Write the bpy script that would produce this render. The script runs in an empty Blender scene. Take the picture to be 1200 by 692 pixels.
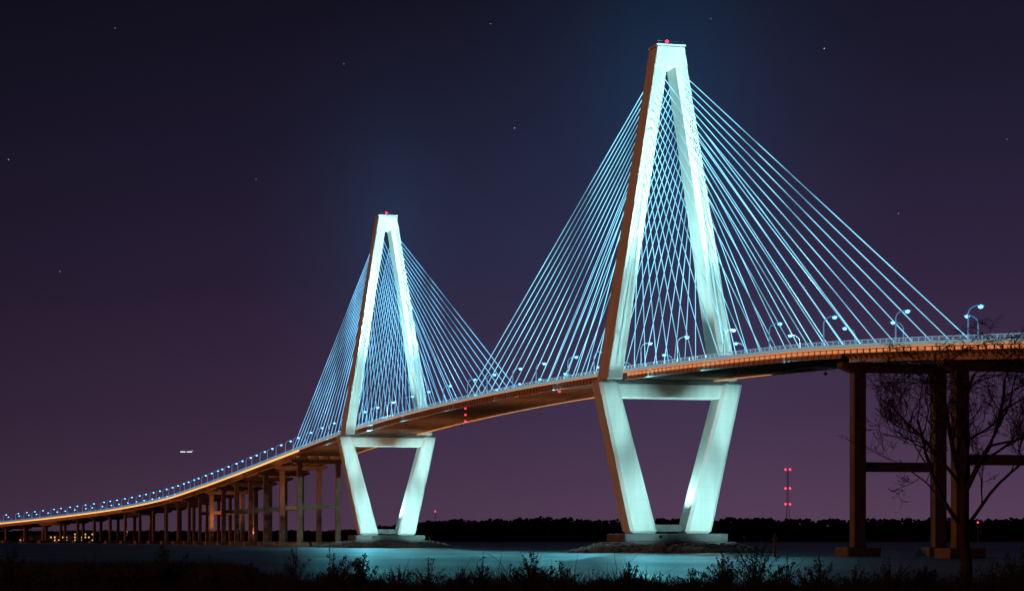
import bpy, bmesh, math, random
from mathutils import Vector, Matrix, noise
R = math.radians
random.seed(7)
scene = bpy.context.scene
COL = scene.collection
scene.view_settings.view_transform = 'Standard'
scene.view_settings.look = 'None'
scene.view_settings.exposure = 0

# ------------------------------------------------------------------ helpers
class MB:
    def __init__(s): s.v = []; s.f = []
    def hexa(s, c):
        b = len(s.v); s.v += [tuple(p) for p in c]
        s.f += [tuple(b+i for i in q) for q in ((3,2,1,0),(4,5,6,7),(0,1,5,4),(1,2,6,5),(2,3,7,6),(3,0,4,7))]
    def box(s, x0, x1, y0, y1, z0, z1):
        s.hexa([(x0,y0,z0),(x1,y0,z0),(x1,y1,z0),(x0,y1,z0),(x0,y0,z1),(x1,y0,z1),(x1,y1,z1),(x0,y1,z1)])
    def tube(s, pts, rs, n=6, cap=True):
        pts = [Vector(p) for p in pts]
        if not isinstance(rs, (list, tuple)): rs = [rs]*len(pts)
        b = len(s.v)
        for i, p in enumerate(pts):
            d = (pts[min(i+1, len(pts)-1)] - pts[max(i-1, 0)])
            if d.length < 1e-9: d = Vector((0,0,1))
            d.normalize()
            a = d.cross(Vector((0,0,1)) if abs(d.z) < .9 else Vector((1,0,0))).normalized()
            c = d.cross(a)
            for k in range(n):
                t = 2*math.pi*k/n
                s.v.append(tuple(p + (a*math.cos(t)+c*math.sin(t))*rs[i]))
        for i in range(len(pts)-1):
            for k in range(n):
                k2 = (k+1) % n
                s.f.append((b+i*n+k, b+i*n+k2, b+(i+1)*n+k2, b+(i+1)*n+k))
        if cap:
            s.f.append(tuple(b+k for k in reversed(range(n))))
            s.f.append(tuple(b+(len(pts)-1)*n+k for k in range(n)))
    def ico(s, c, r, jit=0, sq=1.0):
        b = len(s.v)
        ca = random.random()*6.28
        for v in ICO_V:
            k = r*(1+random.uniform(-jit, jit))
            x = v[0]*math.cos(ca)-v[1]*math.sin(ca); y = v[0]*math.sin(ca)+v[1]*math.cos(ca)
            s.v.append((c[0]+x*k, c[1]+y*k, c[2]+v[2]*k*sq))
        s.f += [tuple(b+i for i in f) for f in ICO_F]
    def quad(s, a, b_, c, d):
        b = len(s.v); s.v += [tuple(a), tuple(b_), tuple(c), tuple(d)]; s.f.append((b, b+1, b+2, b+3))
    def tri(s, a, b_, c):
        b = len(s.v); s.v += [tuple(a), tuple(b_), tuple(c)]; s.f.append((b, b+1, b+2))
    def build(s, name, mat, parent=None, smooth=False, bevel=0):
        me = bpy.data.meshes.new(name); me.from_pydata(s.v, [], s.f); me.update()
        bm = bmesh.new(); bm.from_mesh(me)
        if bevel:
            bmesh.ops.recalc_face_normals(bm, faces=bm.faces)
            bmesh.ops.bevel(bm, geom=list(bm.edges), offset=bevel, segments=1, affect='EDGES', profile=.5)
        bm.to_mesh(me); bm.free()
        if smooth:
            for p in me.polygons: p.use_smooth = True
        me.materials.append(mat)
        o = bpy.data.objects.new(name, me); COL.objects.link(o)
        if parent: o.parent = parent
        return o
_bm = bmesh.new(); bmesh.ops.create_icosphere(_bm, subdivisions=1, radius=1)
ICO_V = [tuple(v.co) for v in _bm.verts]; ICO_F = [tuple(v.index for v in f.verts) for f in _bm.faces]; _bm.free()

def tag(o, label, cat, group=None, kind=None):
    o['label'] = label; o['category'] = cat
    if group: o['group'] = group
    if kind: o['kind'] = kind
    return o
def empty(name, loc=(0,0,0), rz=0):
    o = bpy.data.objects.new(name, None); COL.objects.link(o)
    o.location = loc; o.rotation_euler = (0,0,rz); o.empty_display_size = .1
    return o
def copy_tree(o, parent=None):
    c = o.copy(); COL.objects.link(c); c.parent = parent
    for ch in list(o.children): copy_tree(ch, c)
    return c
def ordn(n):
    w = ['first','second','third','fourth','fifth','sixth','seventh','eighth','ninth','tenth','eleventh','twelfth']
    if n <= 12: return w[n-1]
    suf = 'th' if 10 <= n % 100 <= 20 else {1:'st',2:'nd',3:'rd'}.get(n % 10, 'th')
    return f'{n}{suf}'

# ------------------------------------------------------------------ materials
def new_mat(name):
    m = bpy.data.materials.new(name); m.use_nodes = True
    nt = m.node_tree; b = nt.nodes['Principled BSDF']
    return m, nt, b
def mat_noise(name, c1, c2, scale=1.0, rough=.8, emit=None, es=0, detail=6, bump=0, joints=0, metal=0, jd=.09):
    m, nt, b = new_mat(name)
    tc = nt.nodes.new('ShaderNodeTexCoord')
    nz = nt.nodes.new('ShaderNodeTexNoise'); nz.inputs['Scale'].default_value = scale; nz.inputs['Detail'].default_value = detail
    nt.links.new(tc.outputs['Object'], nz.inputs['Vector'])
    rp = nt.nodes.new('ShaderNodeValToRGB')
    rp.color_ramp.elements[0].position = .3; rp.color_ramp.elements[0].color = (*c1, 1)
    rp.color_ramp.elements[1].position = .7; rp.color_ramp.elements[1].color = (*c2, 1)
    nt.links.new(nz.outputs['Fac'], rp.inputs['Fac'])
    colout = rp.outputs['Color']
    if joints:
        sp = nt.nodes.new('ShaderNodeSeparateXYZ'); nt.links.new(tc.outputs['Object'], sp.inputs[0])
        mo = nt.nodes.new('ShaderNodeMath'); mo.operation = 'MODULO'; mo.inputs[1].default_value = joints
        nt.links.new(sp.outputs['Z'], mo.inputs[0])
        gt = nt.nodes.new('ShaderNodeMath'); gt.operation = 'LESS_THAN'; gt.inputs[1].default_value = .2
        nt.links.new(mo.outputs[0], gt.inputs[0])
        mp = nt.nodes.new('ShaderNodeMapping'); mp.inputs['Scale'].default_value = (.35,.35,.03)
        nt.links.new(tc.outputs['Object'], mp.inputs[0])
        n2 = nt.nodes.new('ShaderNodeTexNoise'); n2.inputs['Scale'].default_value = 1; n2.inputs['Detail'].default_value = 3
        nt.links.new(mp.outputs[0], n2.inputs['Vector'])
        mr = nt.nodes.new('ShaderNodeMapRange'); mr.inputs['From Min'].default_value=.3; mr.inputs['From Max'].default_value=.7
        mr.inputs['To Min'].default_value=.86; mr.inputs['To Max'].default_value=1.04
        nt.links.new(n2.outputs['Fac'], mr.inputs[0])
        ml = nt.nodes.new('ShaderNodeMath'); ml.operation='MULTIPLY_ADD'; ml.inputs[1].default_value=-jd
        nt.links.new(gt.outputs[0], ml.inputs[0]); nt.links.new(mr.outputs[0], ml.inputs[2])
        mx = nt.nodes.new('ShaderNodeVectorMath'); mx.operation='SCALE'
        nt.links.new(colout, mx.inputs[0]); nt.links.new(ml.outputs[0], mx.inputs['Scale'])
        colout = mx.outputs[0]
    nt.links.new(colout, b.inputs['Base Color'])
    b.inputs['Roughness'].default_value = rough; b.inputs['Metallic'].default_value = metal
    if bump:
        bp = nt.nodes.new('ShaderNodeBump'); bp.inputs['Strength'].default_value = bump
        nt.links.new(nz.outputs['Fac'], bp.inputs['Height']); nt.links.new(bp.outputs[0], b.inputs['Normal'])
    if emit:
        b.inputs['Emission Color'].default_value = (*emit, 1); b.inputs['Emission Strength'].default_value = es
    return m
M = {}
M['concrete'] = mat_noise('pale_concrete', (.44,.48,.45), (.5,.52,.49), .12, .85, joints=4.6, detail=3)
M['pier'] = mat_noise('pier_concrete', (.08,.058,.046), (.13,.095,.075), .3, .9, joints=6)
M['pier_lit'] = mat_noise('pier_concrete_lit_orange', (.2,.13,.09), (.3,.2,.14), .3, .9, joints=6)  # same concrete as the dark piers, orange lamplight painted into the colour
M['pedestal'] = mat_noise('pedestal_concrete', (.045,.048,.05), (.09,.092,.092), .3, .9)
M['steel'] = mat_noise('girder_steel', (.26,.18,.13), (.36,.26,.19), .4, .6)
M['slab'] = mat_noise('deck_concrete', (.25,.22,.2), (.35,.31,.28), .5, .85)
M['asphalt'] = mat_noise('asphalt', (.04,.04,.04), (.06,.06,.06), 2, .9)
M['parapet'] = mat_noise('parapet_concrete_glow', (.4,.42,.42), (.55,.56,.55), .6, .8, emit=(.2,.66,.8), es=.36)  # lamplight on the deck edge painted in as cyan emission
M['rail'] = mat_noise('rail_painted_glow', (.5,.55,.55), (.6,.62,.62), .6, .4, emit=(.18,.62,.9), es=.5)  # lit look of the railing put into the material as emission
M['cable'] = mat_noise('cable_sheath_glow', (.018,.02,.02), (.026,.03,.03), .05, .8, emit=(.19,.60,.84), es=1.8)  # dark sheath, floodlight on the stays painted in as emission
M['cable2'] = mat_noise('cable_sheath_glow_far', (.018,.02,.02), (.026,.03,.03), .05, .8, emit=(.15,.52,.88), es=1.7)  # same painted floodlight, for the stays of the far tower
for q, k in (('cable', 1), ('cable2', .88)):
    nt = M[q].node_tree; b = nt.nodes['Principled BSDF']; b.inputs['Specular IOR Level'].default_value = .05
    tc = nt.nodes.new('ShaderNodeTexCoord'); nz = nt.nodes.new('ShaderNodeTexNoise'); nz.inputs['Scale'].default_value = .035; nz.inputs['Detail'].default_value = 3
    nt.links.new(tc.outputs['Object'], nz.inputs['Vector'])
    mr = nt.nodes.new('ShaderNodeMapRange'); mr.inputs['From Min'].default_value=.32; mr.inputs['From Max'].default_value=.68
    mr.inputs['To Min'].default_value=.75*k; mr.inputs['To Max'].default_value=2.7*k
    nt.links.new(nz.outputs['Fac'], mr.inputs[0]); nt.links.new(mr.outputs[0], b.inputs['Emission Strength'])  # uneven floodlight along the stays, painted as varying emission
M['lamp_metal'] = mat_noise('galvanised_metal_glow', (.3,.32,.33), (.42,.44,.45), 3, .4, metal=.3, emit=(.1,.42,.8), es=.42)  # blue lamplight on poles and arms painted in as emission
def emis(name, c, s):
    m, nt, b = new_mat(name)
    nz = nt.nodes.new('ShaderNodeTexNoise'); nz.inputs['Scale'].default_value = 3
    mr = nt.nodes.new('ShaderNodeMapRange'); mr.inputs['To Min'].default_value = s*.85; mr.inputs['To Max'].default_value = s*1.15
    nt.links.new(nz.outputs['Fac'], mr.inputs[0]); nt.links.new(mr.outputs[0], b.inputs['Emission Strength'])
    b.inputs['Base Color'].default_value = (*[min(1, x) for x in c], 1)
    b.inputs['Emission Color'].default_value = (*c, 1)
    return m
M['lens'] = emis('blue_white_lamp', (.08,.38,1), 7)
M['sodium'] = emis('orange_edge_glow', (1,.4,.13), .68)
M['sodium_low'] = emis('orange_bay_glow', (1,.4,.15), .48)
M['sodium2'] = emis('added_sodium_glow', (1,.36,.08), 2.1)  # glow of the added strip along the left approach edge
M['red'] = emis('red_lamp', (1,.02,.06), 6)
M['flood'] = emis('floodlight_lens', (.7,.95,1), 3)
M['window'] = emis('lit_window', (1,.6,.22), 1.0)
M['plane_light'] = emis('landing_light', (1,.9,.8), 3)
M['rock'] = mat_noise('riprap_rock', (.045,.055,.06), (.16,.175,.18), .8, .95)
M['soil'] = mat_noise('dark_soil', (.005,.006,.005), (.014,.014,.01), .6, 1)
M['foliage'] = mat_noise('dark_foliage', (.004,.006,.004), (.016,.02,.01), .4, .9)
M['leafred'] = mat_noise('autumn_leaf', (.03,.012,.008), (.06,.026,.013), 1, .9)
M['bark'] = mat_noise('tree_bark', (.007,.005,.005), (.015,.011,.01), 6, .95)
M['farwood'] = mat_noise('far_foliage', (.004,.004,.004), (.009,.008,.007), .02, 1)
M['farwood'].node_tree.nodes['Principled BSDF'].inputs['Specular IOR Level'].default_value = 0
M['dark'] = mat_noise('dark_metal', (.03,.03,.03), (.06,.06,.06), 1, .6)
M['plaster'] = mat_noise('building_wall', (.1,.08,.065), (.16,.13,.1), .2, .9)

# water
m, nt, b = new_mat('harbour_water'); M['water'] = m
tc = nt.nodes.new('ShaderNodeTexCoord')
mp = nt.nodes.new('ShaderNodeMapping'); mp.inputs['Scale'].default_value = (.12,.3,1)
nt.links.new(tc.outputs['Object'], mp.inputs[0])
n1 = nt.nodes.new('ShaderNodeTexNoise'); n1.inputs['Scale'].default_value = 1.0; n1.inputs['Detail'].default_value = 8; n1.inputs['Roughness'].default_value = .62
nt.links.new(mp.outputs[0], n1.inputs['Vector'])
bp = nt.nodes.new('ShaderNodeBump'); bp.inputs['Strength'].default_value = .8; bp.inputs['Distance'].default_value = 1.0
nt.links.new(n1.outputs['Fac'], bp.inputs['Height']); nt.links.new(bp.outputs[0], b.inputs['Normal'])
mp2 = nt.nodes.new('ShaderNodeMapping'); mp2.inputs['Scale'].default_value = (.03,.012,1)
nt.links.new(tc.outputs['Object'], mp2.inputs[0])
n2 = nt.nodes.new('ShaderNodeTexNoise'); n2.inputs['Scale'].default_value = 1.0; n2.inputs['Detail'].default_value = 4
nt.links.new(mp2.outputs[0], n2.inputs['Vector'])
mr = nt.nodes.new('ShaderNodeMapRange'); mr.inputs['From Min'].default_value=.3; mr.inputs['From Max'].default_value=.7; mr.inputs['To Min'].default_value=.29; mr.inputs['To Max'].default_value=.45
nt.links.new(n2.outputs['Fac'], mr.inputs[0]); nt.links.new(mr.outputs[0], b.inputs['Roughness'])
b.inputs['Base Color'].default_value = (.02,.11,.13,1)
b.inputs['IOR'].default_value = 1.33

# ------------------------------------------------------------------ bridge path
A0 = R(15.09)
T1 = (54.8, 864.0); SPAN = 471.0
def build_path():
    x, y = T1
    pts = {}
    st = 5.0
    u = (-math.sin(A0), math.cos(A0))
    for k in range(-110, int(1180/st)+1):
        ss = k*st; pts[k] = (x+u[0]*ss, y+u[1]*ss, A0)
    k = int(1180/st); px, py, a = pts[k]
    while k*st < 2700:
        a2 = min(A0 + R(.02)*((k+.5)*st-1180), R(36))
        px -= math.sin(a2)*st; py += math.cos(a2)*st; k += 1
        pts[k] = (px, py, min(A0 + R(.02)*(k*st-1180), R(36)))
    return pts
PTS = build_path()
ZP = [(669.5,57.4),(797,53.0),(1000,46.5),(1252,39.5),(1475,33.6),(1690,28.4),(1870,23.8),(2040,19.2),(2250,13.5),(2500,9),(3000,8)]
def zraw(s):
    t = s-235.5
    if t < -433.5: return 65.7-4.5e-5*433.5**2 - .064*(-433.5-t)
    if t <= 434: return 65.7-4.5e-5*t*t
    for (a, za), (b_, zb) in zip(ZP, ZP[1:]):
        if s <= b_: return za+(zb-za)*(s-a)/(b_-a)
    return 8
def zdeck(s):
    if -140 < s < 560: return zraw(s)
    w = min(60, (s-500)/2) if s > 0 else min(60, (-100-s)/2); return sum(zraw(s+w*k/4) for k in range(-4,5))/9
def at(s):
    k = s/5.0; i = math.floor(k); f = k-i
    a = PTS[i]; b_ = PTS[min(i+1, max(PTS))]
    return (a[0]+(b_[0]-a[0])*f, a[1]+(b_[1]-a[1])*f, a[2]+(b_[2]-a[2])*f)
def P(s, u, dz=0):
    x, y, a = at(s)
    return Vector((x+math.cos(a)*u, y+math.sin(a)*u, zdeck(s)+dz))
def sweep(profile, s0, s1, step=10):
    mb = MB(); n = len(profile)
    N = max(1, round((s1-s0)/step))
    for i in range(N+1):
        s = s0+(s1-s0)*i/N
        for (u, z) in profile: mb.v.append(tuple(P(s, u, z)))
    for i in range(N):
        for k in range(n):
            k2 = (k+1) % n
            mb.f.append((i*n+k, i*n+k2, (i+1)*n+k2, (i+1)*n+k))
    mb.f.append(tuple(reversed(range(n)))); mb.f.append(tuple(N*n+k for k in range(n)))
    return mb
def rect(u0, u1, z0, z1): return [(u0,z0),(u1,z0),(u1,z1),(u0,z1)]
def sbox(mb, s0, s1, u0, u1, z0, z1):
    mb.hexa([P(s0,u0,z0),P(s0,u1,z0),P(s1,u1,z0),P(s1,u0,z0),P(s0,u0,z1),P(s0,u1,z1),P(s1,u1,z1),P(s1,u0,z1)])

SA, SB = -540, 2600      # ends of deck
CA, CB = -198, 669       # cable stayed part
W = 17.8
deck = empty('bridge_deck', (T1[0], T1[1], 0))
def dk(mb, name, mat, **k):
    for i, v in enumerate(mb.v): mb.v[i] = (v[0]-T1[0], v[1]-T1[1], v[2])
    return mb.build(name, mat, deck, **k)
dk(sweep(rect(-W, W, -.5, 0), SA, SB), 'road_slab', M['slab'])
dk(sweep(rect(-W+1, W-1, .004, .06), SA, SB), 'asphalt_surface', M['asphalt'])
for sg in (-1, 1):
    a, b_ = sorted((sg*(W-.45), sg*(W+.05)))
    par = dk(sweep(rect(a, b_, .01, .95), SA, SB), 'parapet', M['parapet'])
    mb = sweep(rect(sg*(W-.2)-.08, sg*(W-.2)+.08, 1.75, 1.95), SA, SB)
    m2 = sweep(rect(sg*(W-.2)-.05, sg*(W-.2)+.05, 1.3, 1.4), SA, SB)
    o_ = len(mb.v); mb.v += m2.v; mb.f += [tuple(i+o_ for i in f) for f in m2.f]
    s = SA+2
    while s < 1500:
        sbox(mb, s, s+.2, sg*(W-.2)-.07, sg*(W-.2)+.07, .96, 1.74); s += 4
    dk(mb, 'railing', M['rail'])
    a, b_ = sorted((sg*(W-1.1), sg*(W-.75)))
    mb = sweep(rect(a, b_, -2.7, -.5), CA, CB)
    m2 = sweep(rect(min(sg*(W-1.4), sg*(W-.45)), max(sg*(W-1.4), sg*(W-.45)), -2.85, -2.7), CA, CB)
    o_ = len(mb.v); mb.v += m2.v; mb.f += [tuple(i+o_ for i in f) for f in m2.f]
    s = CA+2
    while s < CB:
        a2, b2 = sorted((sg*(W-.74), sg*(W-.3))); sbox(mb, s, s+.6, a2, b2, -2.69, -.51); s += 4.3
    dk(mb, 'edge_girder', M['steel'])
for k in range(72):
    s = CA+6+k*12.0
    mb = MB(); sbox(mb, s, s+.6, -(W-1.5), W-1.5, -2.4, -.51); dk(mb, 'floor_beam', M['steel'])
for (a, b_) in ((SA, CA-.5), (CB+.5, SB)):
    for u in (-14.5,-7.2,0,7.2,14.5):
        dk(sweep(rect(u-.3, u+.3, -3.9, -.51), a, b_), 'approach_girder', M['steel'])
    allb = MB(); s = a+1
    while s < min(b_, 1500):
        mb = MB() if a < 0 else allb
        mb.hexa([P(s,-14.8,-3.2),P(s+.5,-14.8,-3.2),P(s+.5,-14.8,-.52),P(s,-14.8,-.52),P(s,-17.5,-1.1),P(s+.5,-17.5,-1.1),P(s+.5,-17.5,-.52),P(s,-17.5,-.52)])
        if a < 0: dk(mb, 'overhang_bracket', M['steel'])
        s += 3.6
    if a > 0:
        o = dk(allb, 'overhang_bracket', M['steel']); o['kind'] = 'stuff'
# added glowing strips, standing in for orange lamplight on the near edge
dk(sweep(rect(-W-.14, -W-.02, -1.0, -.1), CB-30, SB), 'added_glow_strip', M['sodium2'])
dk(sweep(rect(-W-.1, -W-.02, -.38, -.12), SA, CB-31), 'added_glow_strip', M['sodium'])
s = -330
while s < -10:
    mb = MB(); sbox(mb, s, s+2.6, -W+.1, -W+.5, -1.5, -.62); dk(mb, 'edge_bay_glow', M['sodium_low']); s += 4.3  # added glowing boxes, imitating orange lit bays between the ribs
dk(sweep(rect(W-2.2, W-1.6, -2.75, -2.6), -60, CB), 'added_glow_strip', M['sodium'])  # added glowing strip for the orange light along the far underside
tag(deck, 'long curving road deck with white railings and orange lit edge', 'bridge deck')

# ------------------------------------------------------------------ towers
def hexleg(mb, z0, o0, i0, d0, z1, o1, i1, d1, sg):
    mb.hexa([(sg*o0,-d0,z0),(sg*i0,-d0,z0),(sg*i0,d0,z0),(sg*o0,d0,z0),(sg*o1,-d1,z1),(sg*i1,-d1,z1),(sg*i1,d1,z1),(sg*o1,d1,z1)])
def outer(z): return 23.7-(23.7-4.9)*(z-62.5)/(178-62.5)
def inner(z): return 18.3-(18.3-.35)*(z-62.5)/(178-62.5)
def make_tower(loc, label):
    t = empty('bridge_tower', loc, A0)
    tag(t, label, 'bridge tower')
    for sg in (-1, 1):
        mb = MB(); hexleg(mb, 60.5, outer(60.5), inner(60.5), 6.6, 171, outer(171), inner(171), 4.8, sg)
        mb.build('upper_leg', M['concrete'], t, bevel=.25)
        mb = MB(); hexleg(mb, 6.5, 14.9, 5.0, 5.4, 60.4, 26.8, 19.8, 5.4, sg)
        mb.build('lower_leg', M['concrete'], t, bevel=1.1)
    mb = MB()
    mb.hexa([(-outer(170.6)-.12,-5.0,170.6),(outer(170.6)+.12,-5.0,170.6),(outer(170.6)+.12,5.0,170.6),(-outer(170.6)-.12,5.0,170.6),
             (-5.0,-4.8,177.8),(5.0,-4.8,177.8),(5.0,4.8,177.8),(-5.0,4.8,177.8)])
    mb.build('tower_head', M['concrete'], t, bevel=.25)
    mb = MB(); mb.box(-5.3,5.3,-5,5,177.9,178.5); mb.build('head_cap', M['concrete'], t)
    mb = MB()
    for q in (-4.8, 0, 4.8): mb.tube([(q,-4.4,178.5),(q,-4.4,179.6)], .07, 4)
    mb.tube([(-4.8,-4.4,179.6),(4.8,-4.4,179.6)], .07, 4); mb.build('top_railing', M['dark'], t)
    mb = MB(); mb.tube([(0,0,178.5),(0,0,179.8)], [.35,.3], 8); bc = mb.build('beacon', M['dark'], t)
    mb = MB(); mb.ico((0,0,180.3), .65); mb.build('beacon_lamp', M['red'], bc, smooth=True)
    mb = MB(); mb.box(-19.9, 19.9, -4.3, 4.3, 54.2, 59.2); mb.build('crossbeam', M['concrete'], t, bevel=.3)
    mb = MB(); mb.box(-21.5, 21.5, -4.9, 4.9, 59.3, 60.6); mb.build('beam_ledge', M['pedestal'], t, bevel=.2)
    mb = MB(); mb.box(-7, 7, -2.0, 2.0, 7.2, 9.8); mb.build('base_strut', M['pedestal'], t, bevel=.3)
    mb = MB(); mb.box(-19, 19, -11, 11, 3.6, 6.6); mb.build('pedestal', M['pedestal'], t, bevel=.4)
    mb = MB(); mb.box(-21.5, 21.5, -13.5, 13.5, -2, 3.7); mb.build('pedestal_footing', M['pedestal'], t, bevel=.4)
    return t
def make_cables(t, s_t, main, back):
    for dr in (-1, 1):
        L, a0 = (225.0, 18.0) if dr == main else (back, 15.0)
        N = 17
        for k in range(N):
            d = a0+(L-a0)*k/(N-1)
            zt = 119+(168.5-119)*(k/(N-1))**.85
            for sg in (-1, 1):
                ut = sg*(inner(zt)+outer(zt))/2
                p0 = (sg*(W-.75), dr*d, zdeck(s_t+dr*d)+.3)
                p1 = (ut, dr*4.2, zt)
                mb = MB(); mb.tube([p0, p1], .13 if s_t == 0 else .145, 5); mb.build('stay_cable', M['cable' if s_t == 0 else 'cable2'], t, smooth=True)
t1 = make_tower((T1[0], T1[1], 0), 'nearer and larger diamond shaped concrete bridge tower, floodlit blue-white, on the right')
make_cables(t1, 0, 1, 213)
x2, y2, _ = at(SPAN)
t2 = make_tower((x2, y2, 0), 'farther and smaller diamond shaped concrete bridge tower, floodlit blue-white, on the left')
make_cables(t2, SPAN, -1, 198)

# ------------------------------------------------------------------ piers
def make_pier(s, label):
    x, y, a = at(s); z = zdeck(s)-3.95
    pm = M['pier'] if s < 0 else M['pier_lit']
    t = empty('bridge_pier', (x, y, 0), a)
    tag(t, label, 'bridge pier', 'concrete piers carrying the approach spans')
    cw = 1.85 if s < 0 else (1.6 if z > 40 else 1.25)
    zc = z-2.6
    for sg in (-1, 1):
        mb = MB(); mb.box(sg*12-cw, sg*12+cw, -1.6, 1.6, 2.4, zc); mb.build('column', pm, t, bevel=.25)
        mb = MB(); mb.box(sg*12-5, sg*12+5, -4.5, 4.5, -2, 2.5); mb.build('footing', pm, t, bevel=.3)
    mb = MB()
    mb.box(-14.2, 14.2, -1.9, 1.9, zc+.01, z)
    for sg in (-1, 1):
        a_, b_ = 14.2, 17.4
        mb.hexa([(sg*a_,-1.9,zc+.01),(sg*b_,-1.9,z-1.3),(sg*b_,1.9,z-1.3),(sg*a_,1.9,zc+.01),(sg*a_,-1.9,z),(sg*b_,-1.9,z),(sg*b_,1.9,z),(sg*a_,1.9,z)])
    mb.build('cap_beam', pm, t)
    if z > 38:
        mb = MB(); mb.box(-12+cw, 12-cw, -1.2, 1.2, 23.2, 25.8); mb.build('strut', pm, t)
    return t
for k in range(5):
    if k < 2: make_pier(CA-64*k, ['two column pier right of the near tower, where the stay cables end',
           'dark two column pier behind the bare tree at the right edge'][k])
    else: make_pier(CA-64*k, 'two column pier beyond the right edge, %s after the bare tree' % ordn(k-1))
k = 0; s = CB
while s < 2500:
    k += 1
    make_pier(s, 'two column concrete approach pier, %s to the left of the far tower' % ordn(k)); s += 64

# ------------------------------------------------------------------ street lamps
def make_lamp():
    t = empty('street_lamp')
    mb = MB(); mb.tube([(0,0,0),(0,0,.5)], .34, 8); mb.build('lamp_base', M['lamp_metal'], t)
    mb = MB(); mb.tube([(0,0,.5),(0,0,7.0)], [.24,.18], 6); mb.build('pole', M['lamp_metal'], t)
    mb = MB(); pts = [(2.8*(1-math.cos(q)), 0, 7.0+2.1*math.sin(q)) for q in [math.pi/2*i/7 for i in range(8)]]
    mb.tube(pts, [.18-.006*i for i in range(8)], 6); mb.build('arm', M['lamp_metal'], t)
    mb = MB(); mb.box(2.3,4.2,-.3,.3,9.0,9.24); h = mb.build('lamp_head', M['lamp_metal'], t, bevel=.05)
    mb = MB(); mb.ico((3.3,0,8.86), .7, 0, .7); mb.build('lens', M['lens'], h, smooth=True)
    return t
proto = make_lamp(); first = True
def lamp_label(s, side, cnt):
    row = 'near-side row' if side < 0 else 'far-side row'
    if s < 0: where = 'right of the near tower'; n = cnt['a']; cnt['a'] += 1
    elif s < SPAN: where = 'left of the near tower'; n = cnt['b']; cnt['b'] += 1
    else: where = 'left of the far tower'; n = cnt['c']; cnt['c'] += 1
    return n, where, row
random.seed(3)
for side in (-1, 1):
    off = 0 if side < 0 else 22
    Sneg = [s for s in range(-19+off, -400, -42) if s < -8]
    Spos = [s for s in range(27+off, 640, 40)] + [s for s in range(660+off//2, 2480, 32)]
    cnt = {'a':1,'b':1,'c':1}
    for s in Sneg+Spos:
        t = proto if first else copy_tree(proto); first = False
        s2 = s+random.uniform(-6, 6)
        p = P(s2, side*(W-.9)); a = at(s2)[2]
        t.location = (p.x, p.y, p.z+.06); t.rotation_euler = (0,0,a if side < 0 else a+math.pi)
        n, where, row = lamp_label(s, side, cnt)
        tag(t, 'curved arm street lamp, %s lamp %s in the %s' % (ordn(n), where, row), 'street lamp', 'street lamps along the bridge deck')

# ------------------------------------------------------------------ navigation lights
for (s, label) in ((222, 'red navigation light hanging under the deck at mid span'), (74, 'red navigation light hanging under the deck just left of near tower')):
    p = P(s, -W-.3, -1.0); t = empty('navigation_light', p, at(s)[2])
    n = 3 if s > 100 else 1
    mb = MB(); mb.tube([(0,0,0),(0,0,-2.8*n-.6)], .09, 6); mb.box(0,.5,-.1,.1,-.4,-.1); mb.build('hanger', M['dark'], t)
    for k in range(n):
        mb = MB(); mb.ico((0,0,-2.8*(k+1)), .42); mb.build('red_lamp', M['red'], t, smooth=True)
    tag(t, label, 'navigation light')

# ------------------------------------------------------------------ floodlights
LC = (.49, .94, .96)
def spot(loc, target, power, ang, col=LC, blend=.6):
    l = bpy.data.lights.new('flood', 'SPOT'); l.energy = power; l.color = col; l.spot_size = R(ang); l.spot_blend = blend; l.shadow_soft_size = 0
    o = bpy.data.objects.new('flood', l); COL.objects.link(o)
    d = Vector(target)-Vector(loc)
    o.location = Vector(loc)+d.normalized()*1.2; o.rotation_euler = d.to_track_quat('-Z','Y').to_euler()
def fixture(loc, target, label):
    d = Vector(target)-Vector(loc); rz = math.atan2(d.y, d.x)
    t = empty('floodlight', loc, rz)
    el = math.atan2(d.z, math.hypot(d.x, d.y)); sg = 1 if el > 0 else -1
    mb = MB(); mb.tube([(0,0,-1.1*sg),(0,0,-.3*sg)], .1, 6); mb.box(-.4,.4,-.4,.4,-1.15*sg-.05,-1.15*sg+.05); mb.build('bracket', M['dark'], t)
    mb = MB(); c, s_ = math.cos(el), math.sin(el)
    def q(x, y, z): return (x*c-z*s_, y, x*s_+z*c)
    mb.hexa([q(-.3,-.4,-.3),q(.4,-.55,-.4),q(.4,.55,-.4),q(-.3,.4,-.3),q(-.3,-.4,.3),q(.4,-.55,.4),q(.4,.55,.4),q(-.3,.4,.3)])
    h = mb.build('housing', M['dark'], t)
    mb = MB(); mb.hexa([q(.41,-.5,-.35),q(.45,-.5,-.35),q(.45,.5,-.35),q(.41,.5,-.35),q(.41,-.5,.35),q(.45,-.5,.35),q(.45,.5,.35),q(.41,.5,.35)])
    mb.build('glass', M['flood'], h)
    tag(t, label, 'floodlight', 'floodlights lighting the towers')
def TP(st, u, s, z):
    x, y, a = at(st)
    return Vector((x+math.cos(a)*u-math.sin(a)*s, y+math.sin(a)*u+math.cos(a)*s, z))
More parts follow.
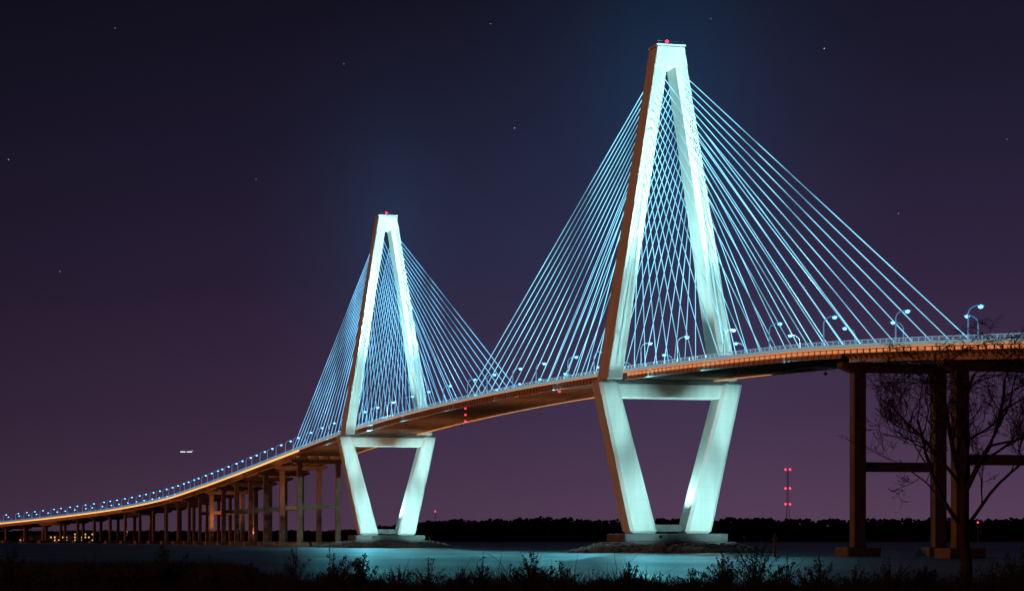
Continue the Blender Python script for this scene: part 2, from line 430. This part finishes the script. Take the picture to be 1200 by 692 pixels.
for st, nm, k in ((0, 'near', 1.0), (SPAN, 'far', 1.2)):
    for sg in (-1, 1):
        sd = 'left' if sg < 0 else 'right'
        l = TP(st, sg*5, -130, zdeck(st-130)+3)
        spot(l, TP(st, sg*6, 0, 150), (2.0e6 if sg < 0 else 2.2e6)*k, 40)
        spot(l, TP(st, sg*18, 0, 84), 5.4e5*k, 44)
        fixture(l, TP(st, 0, 0, 115), 'floodlight on the %s side of the road before the %s tower' % (sd, nm))
        l = TP(st, sg*6, -2, 64.8)
        spot(l, TP(st, -sg*12, 0, 125), 1.2e5*k, 80, blend=1)
        l = TP(st, sg*14, -112, zdeck(st-112)-4.2)
        spot(l, TP(st, sg*17, -5, 30), (4.4e5 if sg > 0 else 3.0e5)*k, 33, blend=.4)
        fixture(l, TP(st, sg*17, -5, 30), 'floodlight hung under the %s deck edge before the %s tower' % (sd, nm))
        l = TP(st, sg*15, -38, 5.4)
        spot(l, TP(st, sg*14, -5, 16), 6.0e4*k, 60, blend=1)
        spot(l, TP(st, sg*25, -5, 60), 1.5e5*k, 40, blend=1)
        fixture(l, TP(st, sg*20, 0, 40), 'floodlight on the %s end of the rocks before the %s tower' % (sd, nm))
        l = TP(st, 0, 0, 13.2)
        spot(l, TP(st, sg*14, 0, 50), 4.0e4*k, 125, blend=1)
        l = TP(st, sg*9, 130, zdeck(st+130)+3)
        spot(l, TP(st, sg*9, 0, 135), 4e5, 36)
# added unseen teal spots under the near deck edge, for the water's sheen
for s, e in ((-150,.25),(-80,.55),(-25,1.0),(30,1.0),(90,.55),(180,.32),(270,.32),(360,.5),(440,.95),(500,.8),(560,.25)):
    p = P(s, -W+.4, -3.4); q = Vector((p.x*.7-10, p.y*.62, 0))
    spot(p, q, 6.0e4*e*(p.y/864)**1.4, 95, (.15,.78,.95), 1)
for s in (60, 150, 330, 420, 560, 700, 860, 1040, 1250, 1500, 1800, 2100):  # added unseen orange uplights, to warm the underside of the deck
    p = P(s, -8)
    l = bpy.data.lights.new('added_sodium_glow', 'SPOT'); l.energy = 6.5e4*(p.z/60)**2; l.color = (1,.4,.17); l.spot_size = R(150); l.spot_blend = 1; l.shadow_soft_size = 0
    o = bpy.data.objects.new('added_sodium_glow', l); COL.objects.link(o); o.location = (p.x, p.y, 6); o.rotation_euler = (R(180),0,0)

# ------------------------------------------------------------------ rocks around tower bases
def island(st, rx, ry, label):
    x, y, a = at(st)
    mb = MB(); N = 60; rings = [(1.0,-1.2),(.93,.5),(.82,1.7),(.7,2.4),(.0,2.4)]
    for (f, z) in rings:
        for k in range(N):
            t = 2*math.pi*k/N; w = 1+.06*noise.noise(Vector((math.cos(t)*3, math.sin(t)*3, st*.01)))
            mb.v.append((rx*f*w*math.cos(t), ry*f*w*math.sin(t), z+.3*noise.noise(Vector((t*4,f*5,st)))))
    for r in range(len(rings)-1):
        for k in range(N):
            k2=(k+1)%N; mb.f.append((r*N+k, r*N+k2, (r+1)*N+k2, (r+1)*N+k))
    for i in range(1900):
        t = random.random()*2*math.pi; f = random.uniform(.66, 1.06)
        z = 2.4 if f < .7 else 2.4-(f-.7)*9
        mb.ico((rx*f*math.cos(t), ry*f*math.sin(t), z+random.uniform(-.3,.4)), random.uniform(.4,1.0)*(1.6 if random.random()<.1 else 1), .34, .75)
    o = mb.build('rock_island', M['rock']); o.location = (x, y, 0); o.rotation_euler = (0,0,a)
    tag(o, label, 'rocks', kind='stuff')
island(0, 35, 40, 'grey boulders heaped around the foot of the near tower')
island(SPAN, 36, 42, 'grey boulders heaped around the foot of the far tower')

# ------------------------------------------------------------------ water and land
mb = MB(); mb.quad((-9000,-600,0),(9000,-600,0),(9000,16000,0),(-9000,16000,0))
o = mb.build('water', M['water']); o['kind'] = 'structure'
def terrain(name, x0, x1, y0, y1, nx, ny, fz, mat):
    mb = MB()
    for j in range(ny+1):
        for i in range(nx+1):
            x = x0+(x1-x0)*i/nx; y = y0+(y1-y0)*j/ny; mb.v.append((x, y, fz(x, y)))
    for j in range(ny):
        for i in range(nx):
            a = j*(nx+1)+i; mb.f.append((a, a+1, a+nx+2, a+nx+1))
    o = mb.build(name, mat, smooth=True); o['kind'] = 'structure'; return o
def bankz(x, y):
    e = 61+3*noise.noise(Vector((x*.05, 3, 0)))+1.2*noise.noise(Vector((x*.3, 7, 0)))
    h = 3.7 if y < e else 3.7-(y-e)*.35
    return max(h, -1.5)+.12*noise.noise(Vector((x*.4, y*.4, 1)))
terrain('ground', -150, 150, -40, 85, 150, 90, bankz, M['soil'])
def marshz(x, y):
    edge = -.125*y+6*noise.noise(Vector((y*.02, 1, 5)))+8
    d = edge-x
    return max(-1.2, min(.7, d*.12))-max(0, (y-380)*.02)-max(0,(110-y)*.05)+.2*noise.noise(Vector((x*.1, y*.1, 3)))
terrain('marsh', -500, 20, 90, 600, 130, 100, marshz, M['soil'])
terrain('far_shore', -2500, 2500, 2860, 6000, 80, 30, lambda x, y: min(1.5, (y-2900-60*noise.noise(Vector((x*.003,0,0))))*.05)+0, M['soil'])

mb = MB()
def pxX(px, Y): return (px-600)/2864*Y
def woodh(px, X, Y):
    base = 9+14*min(1, max(0, (px-380)/160))
    return base*(1+.14*noise.noise(Vector((X*.012, 0, 0)))+.24*noise.noise(Vector((X*.05, Y*.03, 4))))+3
for i in range(13000):
    Y = random.uniform(2950, 3120); px = random.uniform(-60, 1260); X = pxX(px, Y)
    h = woodh(px, X, Y); z = h*(1-random.random()**1.6*.95)
    mb.ico((X, Y, z), random.uniform(1.1, 3.2), .4, .8)
for i in range(2600):
    Y = random.uniform(3130, 3200); px = random.uniform(-60, 1260); X = pxX(px, Y)
    h = woodh(px, X, Y)*.8; mb.ico((X, Y, h*random.random()), random.uniform(4.5, 7), .3, .8)
o = mb.build('far_wood', M['farwood']); tag(o, 'dark line of trees along the far shore', 'woods', kind='stuff')

# ------------------------------------------------------------------ mast, buildings, plane, channel marker
X, Y = pxX(923, 3300), 3300; H = 96
t = empty('radio_mast', (X, Y, 1))
mb = MB()
for i in range(3):
    an = 2*math.pi*i/3
    mb.tube([(3.5*math.cos(an),3.5*math.sin(an),0),(.8*math.cos(an),.8*math.sin(an),H)], .28, 4)
for k in range(24):
    z0, z1 = H*k/24, H*(k+1)/24
    r0, r1 = 3.5-2.7*k/24, 3.5-2.7*(k+1)/24
    for i in range(3):
        a1, a2 = 2*math.pi*i/3, 2*math.pi*(i+1)/3
        mb.tube([(r0*math.cos(a1),r0*math.sin(a1),z0),(r1*math.cos(a2),r1*math.sin(a2),z1)], .14, 3)
mb.build('lattice', M['dark'], t)
for z in (H+.5, H*.74, H*.52):
    for q in (-3, 3):
        mb = MB(); mb.ico((q,-1.5,z), 1.5); mb.build('red_lamp', M['red'], t, smooth=True)
mb = MB()
for z in (H+.5, H*.74, H*.52): mb.box(-3,3,-1.7,-1.3,z-.4,z-.1)
mb.build('lamp_crossarms', M['dark'], t)
tag(t, 'tall lattice radio mast with red warning lights beyond the far trees', 'radio mast')

def building(px, Y, w, h, nwin, label):
    X = pxX(px, Y); t = empty('waterfront_building', (X, Y, 0.8))
    mb = MB(); mb.box(-w/2,w/2,0,14,-1,h); mb.build('wall', M['plaster'], t)
    mb = MB(); mb.hexa([(-w/2-.6,-.6,h),(w/2+.6,-.6,h),(w/2+.6,14.6,h),(-w/2-.6,14.6,h),(-w/2+2,5,h+2.4),(w/2-2,5,h+2.4),(w/2-2,9,h+2.4),(-w/2+2,9,h+2.4)]); mb.build('roof', M['dark'], t)
    fl = max(1, int(h//3.4))
    for f in range(fl):
        for i in range(nwin):
            if random.random() < .4: continue
            x = -w/2+(i+.5)*w/nwin; mb = MB(); mb.box(x-.7,x+.7,-.12,-.02,f*3.4+1,f*3.4+2.6); mb.build('window', M['window'], t)
    tag(t, label, 'building', 'lit buildings on the far shore')
building(62, 2780, 44, 8, 10, 'long low lit building under the bridge at the far left')
building(98, 2800, 24, 11, 6, 'taller lit building just right of the long low one')
building(30, 2790, 16, 6, 4, 'small lit house at the far left edge of the shore')
for (px, top, Y, lab) in ((510, 599, 3200, 'slim mast with one red light above the trees right of far tower'), (1146, 612, 2700, 'short mast with one red light between the right hand piers')):
    z = (630-top)/2864*Y+5; t = empty('light_mast', (pxX(px, Y), Y, 1))
    mb = MB(); mb.tube([(0,0,0),(0,0,z-1)], [.6,.3], 5); mb.box(-1,1,-.2,.2,z-2.4,z-2.2); mb.build('pole', M['dark'], t)
    mb = MB(); mb.ico((0,0,z-.6), 1.0); mb.build('red_lamp', M['red'], t, smooth=True); tag(t, lab, 'mast')
t = empty('channel_marker', (pxX(908, 640), 640, 0))
mb = MB(); mb.tube([(0,0,-2),(0,0,6.2)], .28, 7); mb.build('pile', M['dark'], t)
mb = MB(); mb.hexa([(-.9,-.35,4.6),(.9,-.35,4.6),(.9,-.29,4.6),(-.9,-.29,4.6),(-.05,-.35,6.3),(.05,-.35,6.3),(.05,-.29,6.3),(-.05,-.29,6.3)]); mb.build('board', M['dark'], t)
tag(t, 'dark channel marker pile standing in the water right of the near tower', 'channel marker')

t = empty('aeroplane', (pxX(218, 6000), 6000, 5+101/2864*6000), R(4))
mb = MB(); mb.tube([(-15,0,0),(-13,0,.3),(-10,0,0),(10,0,0),(14,0,.6),(17,0,1.0)], [.2,1.1,1.6,1.6,.9,.2], 10); mb.build('fuselage', M['parapet'], t, smooth=True)
for sg in (-1, 1):
    mb = MB(); mb.hexa([(-4,sg*1.5,-.6),(2,sg*1.5,-.6),(6,sg*15,.6),(4,sg*15,.6),(-4,sg*1.5,-.2),(2,sg*1.5,-.2),(6,sg*15,.8),(4,sg*15,.8)]); mb.build('wing', M['parapet'], t)
mb = MB(); mb.hexa([(12,-.2,1),(16,-.2,1),(16,.2,1),(12,.2,1),(15.5,-.1,5),(17.5,-.1,5),(17.5,.1,5),(15.5,.1,5)]); mb.build('tail_fin', M['parapet'], t)
for q in (-12, -8, -4, 0, 4, 8, 12):
    mb = MB(); mb.box(q-1.6, q+1.6, -1.8, -1.55, -.4, .5); mb.build('cabin_window', M['plane_light'], t)
tag(t, 'tiny lit aeroplane low in the sky above the left approach', 'aeroplane')

# ------------------------------------------------------------------ foreground tree
def make_tree(px, Y, top, label):
    random.seed(12)
    X = pxX(px, Y); z0 = bankz(X, Y)-.1; H = 5+(630-top)/2864*Y-z0
    t = empty('bare_tree', (X, Y, z0))
    wood = MB(); leaves = MB()
    def branch(p, d, L, r, depth):
        n = 7; pts = [p]; rs = [r]
        for i in range(n):
            lift = (.13 if p.z < H*.72 else -.14)
            d = (d+Vector((random.uniform(-.2,.2), random.uniform(-.2,.2), random.uniform(-.12,.12)+lift*.5))).normalized()
            p = p+d*L/n; pts.append(p); rs.append(r*(1-.5*(i+1)/n))
            if depth > 0 and i >= 1 and random.random() < .84:
                ax = Vector((random.uniform(-1,1), random.uniform(-1,1), random.uniform(-.5,.6))).normalized()
                branch(p, (d*.75+ax*.75).normalized(), L*random.uniform(.42,.64), rs[-1]*.58, depth-1)
            if depth <= 1 and random.random() < .06:
                q = p+Vector((random.gauss(0,.03),random.gauss(0,.03),random.gauss(0,.03)))
                a = Vector((random.uniform(-1,1),random.uniform(-1,1),random.uniform(-1,1))).normalized()*.034
                b_ = Vector((random.uniform(-1,1),random.uniform(-1,1),random.uniform(-1,1))).normalized()*.022
                leaves.quad(q-a, q+b_, q+a, q-b_)
        wood.tube(pts, [max(x, .005) for x in rs], 5 if r > .03 else 3, cap=False)
    tr = MB(); hh = H*.36
    tp = [Vector((0,0,0)), Vector((.02,0,hh*.3)), Vector((-.06,.02,hh*.65)), Vector((-.02,0,hh))]
    tr.tube(tp, [.17,.14,.12,.1], 9)
    up = H-hh
    branch(tp[-1], Vector((-.26,.1,1)).normalized(), up*.66, .08, 4)
    branch(tp[-1], Vector((.55,-.1,.95)).normalized(), up*.66, .075, 4)
    branch(tp[2], Vector((-.66,-.1,.9)).normalized(), up*.66, .06, 4)
    branch(tp[-1], Vector((.12,.4,1)).normalized(), up*.68, .07, 4)
    branch(tp[-1], Vector((-.45,.4,1)).normalized(), up*.58, .05, 4)
    branch(tp[2], Vector((.9,.2,.85)).normalized(), up*.55, .05, 4)
    tr.build('trunk', M['bark'], t, smooth=True)
    wood.build('branches', M['bark'], t); leaves.build('leaves', M['leafred'], t)
    tag(t, label, 'tree')
    return t
make_tree(1132, 59, 358, 'nearly bare thin tree standing on the bank at the right edge')

# ------------------------------------------------------------------ shrubs and grass
random.seed(5)
def shrub(px, Y, top, wpx, label, kind):
    X = pxX(px, Y); z0 = bankz(X, Y)-.05; H = 5+(630-top)/2864*Y-z0; w = wpx/2864*Y/2*(1.2 if kind == 0 else 1.1)
    t = empty('bank_shrub', (X, Y, z0)); st = MB(); lf = MB()
    for k in range(34 if kind == 0 else 26):
        an = random.random()*6.28; f = random.random()**.6
        tip = Vector((math.cos(an)*w*f, math.sin(an)*w*f*.8, H*(1-.4*f*f)*random.uniform(.5,1.0)))
        if k == 0: tip = Vector((random.uniform(-.1,.1)*w, 0, H))
        bend = Vector((tip.x*.4, tip.y*.4, tip.z*.6))
        pts = [Vector((tip.x*.08, tip.y*.08, 0)), bend*.6, bend+Vector((0,0,0)), (bend+tip)/2+Vector((0,0,.04)), tip]
        st.tube(pts, [.012,.009,.007,.006,.004], 3, cap=False)
        nl = 75 if kind == 0 else 34
        for i in range(nl):
            u = random.uniform(.05, 1.0); q = pts[0].lerp(bend, min(1,u*2)) if u < .5 else bend.lerp(tip, (u-.5)*2)
            sp = .085*(1.2-u) if kind == 0 else .03
            q = q+Vector((random.gauss(0,sp),random.gauss(0,sp),random.gauss(0,sp*.8)))
            s_ = random.uniform(.012,.03)
            a = Vector((random.uniform(-.7,.7),random.uniform(-.7,.7),random.uniform(0,1))).normalized()*s_*2.0
            b_ = Vector((random.uniform(-1,1),random.uniform(-1,1),random.uniform(-1,1))).normalized()*s_*.5
            lf.quad(q-a, q+b_, q+a, q-b_)
    st.build('stems', M['bark'], t); lf.build('leaves', M['foliage'], t)
    tag(t, label, 'shrub', 'dark shrubs along the near bank')
SH = [(14,640,70),(58,656,60),(108,646,70),(152,658,60),(192,636,76),(246,648,60),(296,656,60),(345,640,60),(388,642,84),(424,647,60),(468,660,50),(503,652,52),(540,666,40),(566,646,26),(598,660,44),(626,644,50),(660,658,52),(702,668,50),(738,658,34),(772,668,52),(812,664,52),(846,646,58),(886,632,84),(922,648,56),(962,650,60),(1004,662,52),(1044,650,60),(1084,662,52),(1128,666,52),(1162,652,60),(1194,640,60)]
for i, (px, top, w) in enumerate(SH):
    Y = random.uniform(46, 58)
    size = 'tall' if top < 648 else ('low' if top > 660 else 'medium')
    kind = 1 if (w <= 60 and i % 3) else 0
    shape = 'thin stemmed' if kind else 'leafy'
    shrub(px, Y, top, w, '%s %s dark shrub on the near bank, %s shrub from the left' % (size, shape, ordn(i+1)), kind)
gb = MB()
for i in range(42000):
    Y = random.uniform(40, 61); X = random.uniform(-.215, .215)*Y*1.05
    cl = .45+1.3*max(0, noise.noise(Vector((X*.6, Y*.5, 9)))+.12)
    h = random.uniform(.2,.6)*cl*(1.6 if random.random() < .03 else 1); z = bankz(X, Y)-.05; l = random.gauss(0,.25)*h*2
    w = .008
    gb.quad((X-w,Y,z),(X+w,Y,z),(X+w*.7+l*.4,Y,z+h*.6),(X-w*.7+l*.4,Y,z+h*.6))
    gb.tri((X-w*.7+l*.4,Y,z+h*.6),(X+w*.7+l*.4,Y,z+h*.6),(X+l,Y+random.gauss(0,.05),z+h))
o = gb.build('bank_grass', M['foliage']); tag(o, 'dark rough grass along the near bank', 'grass', kind='stuff')
gb = MB()
for i in range(16000):
    Y = random.uniform(100, 420); X = random.uniform(-.22*Y-5, -.1*Y+10); z = marshz(X, Y)
    if z < .1: continue
    h = random.uniform(.5,1.2); l = random.gauss(0,.3); w = .05
    gb.tri((X-w,Y,z-.1),(X+w,Y,z-.1),(X+l,Y,z+h))
o = gb.build('marsh_grass', M['foliage']); tag(o, 'dark marsh grass on the low ground at left', 'marsh grass', kind='stuff')

# ------------------------------------------------------------------ sky
w = bpy.data.worlds.new('World'); scene.world = w; w.use_nodes = True
nt = w.node_tree; nt.nodes.clear()
out = nt.nodes.new('ShaderNodeOutputWorld'); bg = nt.nodes.new('ShaderNodeBackground'); nt.links.new(bg.outputs[0], out.inputs[0])
tc = nt.nodes.new('ShaderNodeTexCoord')
nrm = nt.nodes.new('ShaderNodeVectorMath'); nrm.operation = 'NORMALIZE'; nt.links.new(tc.outputs['Generated'], nrm.inputs[0])
sp = nt.nodes.new('ShaderNodeSeparateXYZ'); nt.links.new(nrm.outputs[0], sp.inputs[0])
mr = nt.nodes.new('ShaderNodeMapRange'); mr.inputs['From Min'].default_value = 0; mr.inputs['From Max'].default_value = .25
nt.links.new(sp.outputs['Z'], mr.inputs[0])
rp = nt.nodes.new('ShaderNodeValToRGB'); cr = rp.color_ramp
def lin(c): return tuple(((x/255)/12.92 if x/255 <= .04045 else ((x/255+.055)/1.055)**2.4) for x in c)
stops = [(0,(86,63,87)),(.2,(67,48,74)),(.42,(48,37,62)),(.65,(34,29,51)),(.88,(22,21,37)),(1,(18,18,32))]
cr.elements[0].position = 0; cr.elements[0].color = (*lin(stops[0][1]),1)
cr.elements[1].position = 1; cr.elements[1].color = (*lin(stops[-1][1]),1)
for p_, c in stops[1:-1]:
    e = cr.elements.new(p_); e.color = (*lin(c),1)
nt.links.new(mr.outputs[0], rp.inputs[0])
mx = nt.nodes.new('ShaderNodeMapRange'); mx.inputs['From Min'].default_value=-.21; mx.inputs['From Max'].default_value=.1; mx.inputs['To Min'].default_value=.55; mx.inputs['To Max'].default_value=1.0
nt.links.new(sp.outputs['X'], mx.inputs[0])
sc = nt.nodes.new('ShaderNodeVectorMath'); sc.operation='SCALE'; nt.links.new(rp.outputs[0], sc.inputs[0]); nt.links.new(mx.outputs[0], sc.inputs['Scale'])
cur = sc.outputs[0]
def dirpx(px, py): return Vector(((px-600), 2864, (630-py))).normalized()
def addto(colour, facsock):
    global cur
    s1 = nt.nodes.new('ShaderNodeVectorMath'); s1.operation='SCALE'; s1.inputs[0].default_value = colour
    nt.links.new(facsock, s1.inputs['Scale'])
    a1 = nt.nodes.new('ShaderNodeVectorMath'); a1.operation='ADD'; nt.links.new(cur, a1.inputs[0]); nt.links.new(s1.outputs[0], a1.inputs[1]); cur = a1.outputs[0]
for (px, py, rad, colour) in ((790,210,.13,(.0,.015,.036)),(785,110,.07,(.0,.011,.024)),(460,310,.09,(.0,.011,.026)),(458,255,.045,(.0,.008,.016)),(620,280,.11,(.0,.006,.015))):  # blue haze around the lit towers, painted into the sky
    sb = nt.nodes.new('ShaderNodeVectorMath'); sb.operation='SUBTRACT'; sb.inputs[1].default_value = dirpx(px,py); nt.links.new(nrm.outputs[0], sb.inputs[0])
    ms = nt.nodes.new('ShaderNodeVectorMath'); ms.operation='MULTIPLY'; ms.inputs[1].default_value=(1.3,1,.75); nt.links.new(sb.outputs[0], ms.inputs[0])
    ln = nt.nodes.new('ShaderNodeVectorMath'); ln.operation='LENGTH'; nt.links.new(ms.outputs[0], ln.inputs[0])
    m2 = nt.nodes.new('ShaderNodeMapRange'); m2.interpolation_type='LINEAR'; m2.inputs['From Min'].default_value=0; m2.inputs['From Max'].default_value=rad; m2.inputs['To Min'].default_value=1; m2.inputs['To Max'].default_value=0
    nt.links.new(ln.outputs['Value'], m2.inputs[0])
    pw = nt.nodes.new('ShaderNodeMath'); pw.operation='POWER'; pw.inputs[1].default_value=1.8; nt.links.new(m2.outputs[0], pw.inputs[0]); addto(colour, pw.outputs[0])
for (px, py, b_) in ((10,187,.9),(135,33,.35),(403,75,.3),(603,150,.8),(966,57,1.1),(833,22,.3),(1053,250,.4),(70,318,.4),(575,28,.35),(1180,163,.3),(300,210,.25)):
    dt = nt.nodes.new('ShaderNodeVectorMath'); dt.operation='DISTANCE'; dt.inputs[1].default_value = dirpx(px,py); nt.links.new(nrm.outputs[0], dt.inputs[0])
    lt = nt.nodes.new('ShaderNodeMath'); lt.operation='LESS_THAN'; lt.inputs[1].default_value=.00019; nt.links.new(dt.outputs['Value'], lt.inputs[0])
    addto((.6*b_,.65*b_,.8*b_), lt.outputs[0])
nt.links.new(cur, bg.inputs['Color']); bg.inputs['Strength'].default_value = 1

l = bpy.data.lights.new('city_glow', 'SUN'); l.energy = .75; l.color = (1,.3,.11); l.angle = R(8)
o = bpy.data.objects.new('city_glow', l); COL.objects.link(o)
d = Vector((math.cos(A0)+.0, math.sin(A0)+.1, -.07)); o.rotation_euler = d.to_track_quat('-Z','Y').to_euler()

# ------------------------------------------------------------------ camera
c = bpy.data.cameras.new('camera'); c.sensor_width = 36; c.lens = 2864/1200*36; c.shift_y = 284/1200; c.clip_start = .5; c.clip_end = 20000
o = bpy.data.objects.new('camera', c); COL.objects.link(o); o.location = (0,0,5); o.rotation_euler = (R(90),0,0)
scene.camera = o
